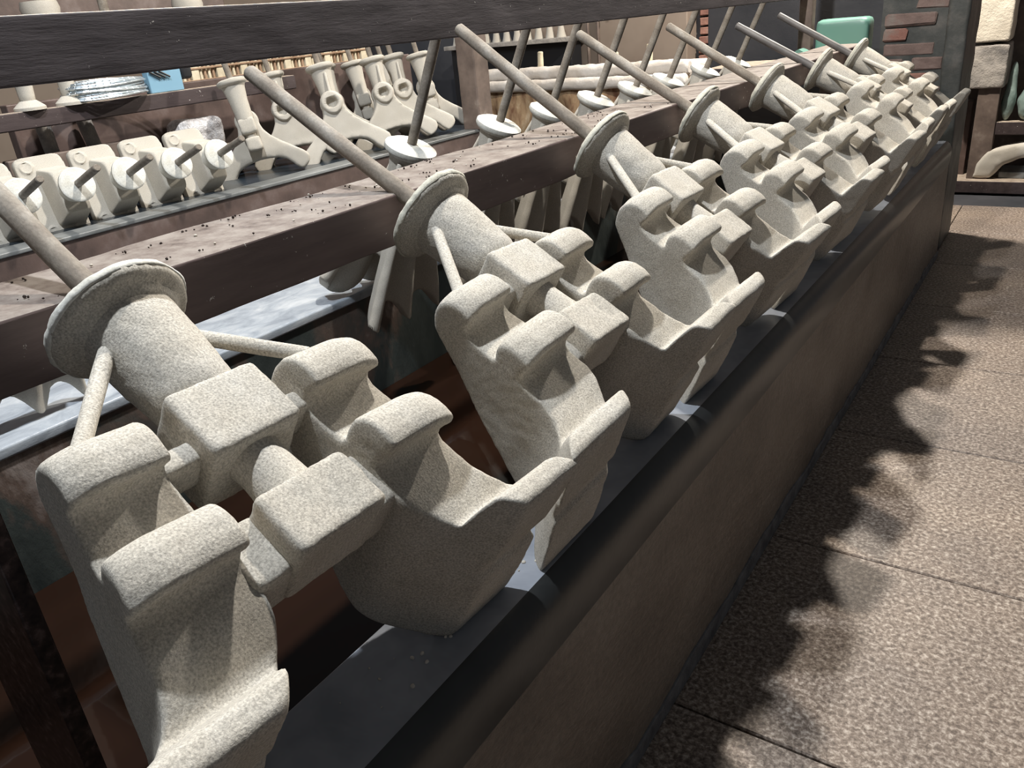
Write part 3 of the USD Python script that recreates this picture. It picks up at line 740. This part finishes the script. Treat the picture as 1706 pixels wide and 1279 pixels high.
# row seen over the top of the dark beam
fs = holder('far_shelf', 'far brown shelf seen above the dark beam', 'shelf')
obj('shelf_board', rbox(-38, -34, 4, 30, -0.3, 0.0, 0.05), PLASTER, parent=fs)
obj('leg', rbox(-37.5, -36.8, 5, 5.7, FZ, -0.3, 0.04), POST, parent=fs)
obj('leg', rbox(-37.5, -36.8, 28.5, 29.2, FZ, -0.3, 0.04), POST, parent=fs)
obj('back_panel', rbox(-38.2, -37.9, 4, 30, 0.0, 3.4, 0.05), STONE_FRONT, parent=fs)
for k, (y, s, lab) in enumerate(((12.0, 1.0, 'rounded pale shell at the left end of the far shelf'), (19.2, 1.25, 'big rounded pale shell in the middle of the far shelf'), (26.2, 1.2, 'rounded pale shell at the right end of the far shelf'))):
    t = thing('round_mould', lab, 'casting mould', (-35.8, y, 0.0), None, 'rounded shells on the far shelf', scale=s)
    part(t, 'body', rough(lap(tri(m3.Manifold.batch_hull([m3.Manifold.sphere(0.9, 24).translate([0, 0, 0.9]), m3.Manifold.sphere(0.5, 16).translate([0, 1.0, 0.5]), m3.Manifold.sphere(0.35, 16).translate([0, -1.0, 0.35])]).refine_to_length(0.2)), 2), 0.04, 2, k), SAND_FINE)
    part(t, 'collar', zlathe([(1.5, 0), (1.5, 0.55), (1.75, 0.6), (1.95, 0.55), (2.0, 0)], 24), SAND_FINE)
for k, (y, lab) in enumerate(((11.0, 'upright stick at the left end of the far shelf'), (21.6, 'upright stick right of the big shell on the far shelf'))):
    obj('upright_stick', rod((-35.2, y, 0.02), (-35.2, y, 3.2), 0.2, seg=10, n=3), STICK, lab, 'stick')

# ------------------------------------------------------------------ straw-cloth tub behind the second row
t = holder('cloth_tub', 'big tub draped in straw-coloured cloth under a white caked roll', 'tub')
tub = tri(rbox(-31.5, -17.6, 42.9, 47, FZ, -3.7, 0.3).refine_to_length(0.35))
v = np.array(tub.vertices)
fold = 0.45 * np.sin(v[:, 0] * 2.3 + 1.4 * meshkit.noise(v * 0.4) * 6) * np.clip((-3.6 - v[:, 2]) * 0.6, 0, 1) + 0.5 * (meshkit.fbm(v * 0.9, 3, 5) - 0.5)
v[:, 1] -= np.where(v[:, 1] < 44.5, fold * 0.9, 0)
obj('draped_cloth', trimesh.Trimesh(v, tub.faces, process=False), CLOTH, parent=t)
for y, z, r, nm in ((42.75, -3.55, 0.34, 'lower'), (43.2, -2.95, 0.40, 'upper')):
    obj('rim_roll', rough(rod((-31.4, y, z), (-17.7, y, z - 0.05), r, seg=18, n=60, amp=0.10, seed=int(y * 10)), 0.04, 2, 3), ROLL, parent=t, label=f'{nm} white caked roll of the rim')
obj('tub_top', rbox(-31.2, -17.8, 43.2, 46.5, -3.6, -2.8, 0.2), ROLL, parent=t)
for k, (x, lab) in enumerate(((-27.4, 'left peg standing on the cloth tub'), (-20.3, 'right peg standing on the cloth tub'), (-22.4, 'middle short peg standing on the cloth tub'))):
    obj('peg', rod((x, 43.7, -2.80), (x + 0.05, 43.7, -1.75 - 0.3 * (k == 2)), 0.19, 0.17, 10, n=3, amp=0.08, seed=k), BASKET, lab, 'peg', 'pegs on the cloth tub')

# distant shelf of small cone moulds and the dark opening beneath it
sh = obj('cone_shelf', rbox(-45.5, -33.2, 57.4, 60.0, -1.75, -1.40, 0.05), GREY_BLOCK, 'far grey shelf above the dark opening', 'shelf')
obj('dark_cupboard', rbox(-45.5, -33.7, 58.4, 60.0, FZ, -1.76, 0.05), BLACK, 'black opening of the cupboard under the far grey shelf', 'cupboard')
c0 = None
for k in range(11):
    x = -44.6 + 1.02 * k
    lab = f'small pale cone mould on the far grey shelf, {["first", "second", "third", "fourth", "fifth", "sixth", "seventh", "eighth", "ninth", "tenth", "eleventh"][k]} from the left'
    if c0 is None:
        c0 = thing('cone_mould', lab, 'casting mould', (x, 58.2, -1.40), group='small cone moulds on the far shelf')
        part(c0, 'cone', zlathe([(0, 0), (0, 0.40), (0.35, 0.30), (0.7, 0.24), (0.95, 0.16), (1.0, 0)], 16), SAND_FINE)
        part(c0, 'cap', zlathe([(0.88, 0), (0.88, 0.24), (1.08, 0.24), (1.1, 0)], 16), SAND_FINE)
    else:
        dup(c0, 'cone_mould', lab, (x, 58.2, -1.40), None, 'small cone moulds on the far shelf')
for k, x in enumerate((-33.0, -32.1)):
    obj('wall_pipe', rod((x, 59.9, FZ), (x, 59.9, 6), 0.13, seg=10, n=3), POST, ('left' if k == 0 else 'right') + ' thin brown pipe on the plastered wall', 'pipe')
obj('hook', tube([(-31.3, 59.9, 1.2), (-31.25, 59.6, 0.4), (-31.1, 59.6, -0.1), (-31.15, 59.6, -0.4)], 0.12, 6), BLACK, 'thin dark hook hanging against the plastered wall', 'hook')

# mint plastics at the far end of the rail
obj('mint_box', rough(lap(tri(rbox(-11.6, -9.1, 44.2, 45.6, -3.1, -1.25, 0.22).refine_to_length(0.2)), 1), 0.02, 1, 2), MINT, 'mint green plastic box before the brick pier', 'box')
es = holder('end_shelf', 'dark shelf end under the mint green plastics', 'shelf')
obj('shelf_board', rbox(-16.5, -8.9, 42.3, 46.4, -3.4, -3.1, 0.05), BEAM_B, parent=es)
obj('leg', rbox(-13, -12.4, 44, 44.6, FZ, -3.4, 0.04), POST, parent=es)
tent = extrude(Polygon([(-13.3, -3.1), (-12.0, -2.45), (-10.9, -3.1), (-11.2, -3.1), (-12.0, -2.62), (-12.9, -3.1)]), 1.0)
obj('mint_sheet', _fix(tent, 43.0), MINT, 'folded mint green sheet left of the mint box', 'sheet')

# ------------------------------------------------------------------ rack at the end of the aisle
obj('stucco_block', rough(soft(rbox(-6.25, -4.05, 57, 60, -3.5, 4, 0.1), 0.22, 1), 0.06, 1.6, 4), WHITE_BLOCK, 'cream stucco-caked block at the top right', 'block')
obj('stucco_block', rough(soft(rbox(-6.3, -4.0, 57.1, 60, -6.05, -3.62, 0.1), 0.22, 1), 0.06, 1.6, 7), GREY_BLOCK, 'grey stained stucco block under the cream one', 'block')
obj('rack_post', rbox(-5.3, -4.15, 57.3, 58.4, -11.4, -6.02, 0.05), POST, 'brown post under the grey stucco block', 'post')
obj('rack_post', rbox(-6.9, -5.6, 58.6, 59.6, -11.4, -6.9, 0.05), STONE_FRONT, 'reddish post left behind the grey stucco block', 'post')
obj('rack_plinth', rbox(-9, 8, 56.6, 61, FZ, -11.35, 0.06), BEAM_B, 'dark plinth of the rack at the end of the aisle', 'plinth')
obj('rack_beam', rbox(-4.2, 8, 57.4, 58.2, -8.75, -8.0, 0.05), BEAM_B, 'dark brown beam below the pale green bags', 'beam')
obj('rack_board', rbox(-7, 8, 60.2, 60.6, -11.35, 4, 0.05), POST, 'brown board at the back of the end rack', 'board')
for k, (x, s) in enumerate(((-3.72, 0.5), (-2.5, 1.2))):
    m = m3.Manifold.batch_hull([m3.Manifold.sphere(0.55, 16).translate([0, 0, 0.6]), m3.Manifold.sphere(0.75, 16).translate([0.1, 0.1, 1.2]), m3.Manifold.sphere(0.3, 12).translate([0.2, 0, 2.9])])
    b = rough(lap(tri(m.refine_to_length(0.2)), 2), 0.16, 1.1, k + 3)
    b.vertices = np.array(b.vertices) * [s, s, 1.05] + [x, 58, -8.05]
    obj('plastic_bag', b, GREEN_BAG, ('small' if k == 0 else 'big') + ' pale green plastic bag on the end rack', 'bag')
arch = Polygon([(-5.0, -11.3), (-4.85, -10.4), (-4.4, -9.7), (-3.6, -9.4), (-2.6, -9.2), (-1.2, -8.95), (0.6, -9.2), (1.2, -11.3), (0.2, -11.3), (-0.4, -10.3), (-1.6, -10.0), (-2.6, -10.1), (-3.4, -10.5), (-4.0, -11.3)])
obj('arched_mould', rough(lap(tri(_fix(extrude(arch, 1.2), 57.2).refine_to_length(0.25)), 2), 0.06, 2, 3), SAND_FINE, 'arched pale mould lying on the plinth at the right edge', 'casting mould')
obj('rack_shelf', rbox(-3.6, 8, 57.6, 59.8, -11.35, -10.95, 0.05), GREY_EDGE, 'low grey slab inside the end rack', 'slab')

# crumbs of dried slurry on the rail and ledge
for nm, mt, nn, lab in (('dark_crumbs', BROWN_CRUMB, 90, 'dark brown crumbs of dirt scattered on top of the dusty rail'), ('slurry_crumbs', DUST, 40, 'pale crumbs of dried slurry scattered on the rail and wet ledge')):
    cr = []
    for _ in range(nn):
        y = rng.uniform(3.5, 20)
        c0_ = rng.uniform(-10.15, -8.75)
        for _k in range(int(rng.integers(1, 4)) if nm == 'dark_crumbs' else 1):
            cr.append(lump((c0_ + rng.normal(0, 0.05), y + rng.normal(0, 0.08), -2.24), rng.uniform(0.008, 0.022), int(rng.integers(0, 999))))
    if nm == 'slurry_crumbs':
        for _ in range(22):
            cr.append(lump((rng.uniform(-6.0, -5.1), rng.uniform(2.8, 9), -6.645), rng.uniform(0.01, 0.03), int(rng.integers(0, 999))))
    obj(nm, cat(*cr), mt, lab, 'crumbs', kind='stuff')
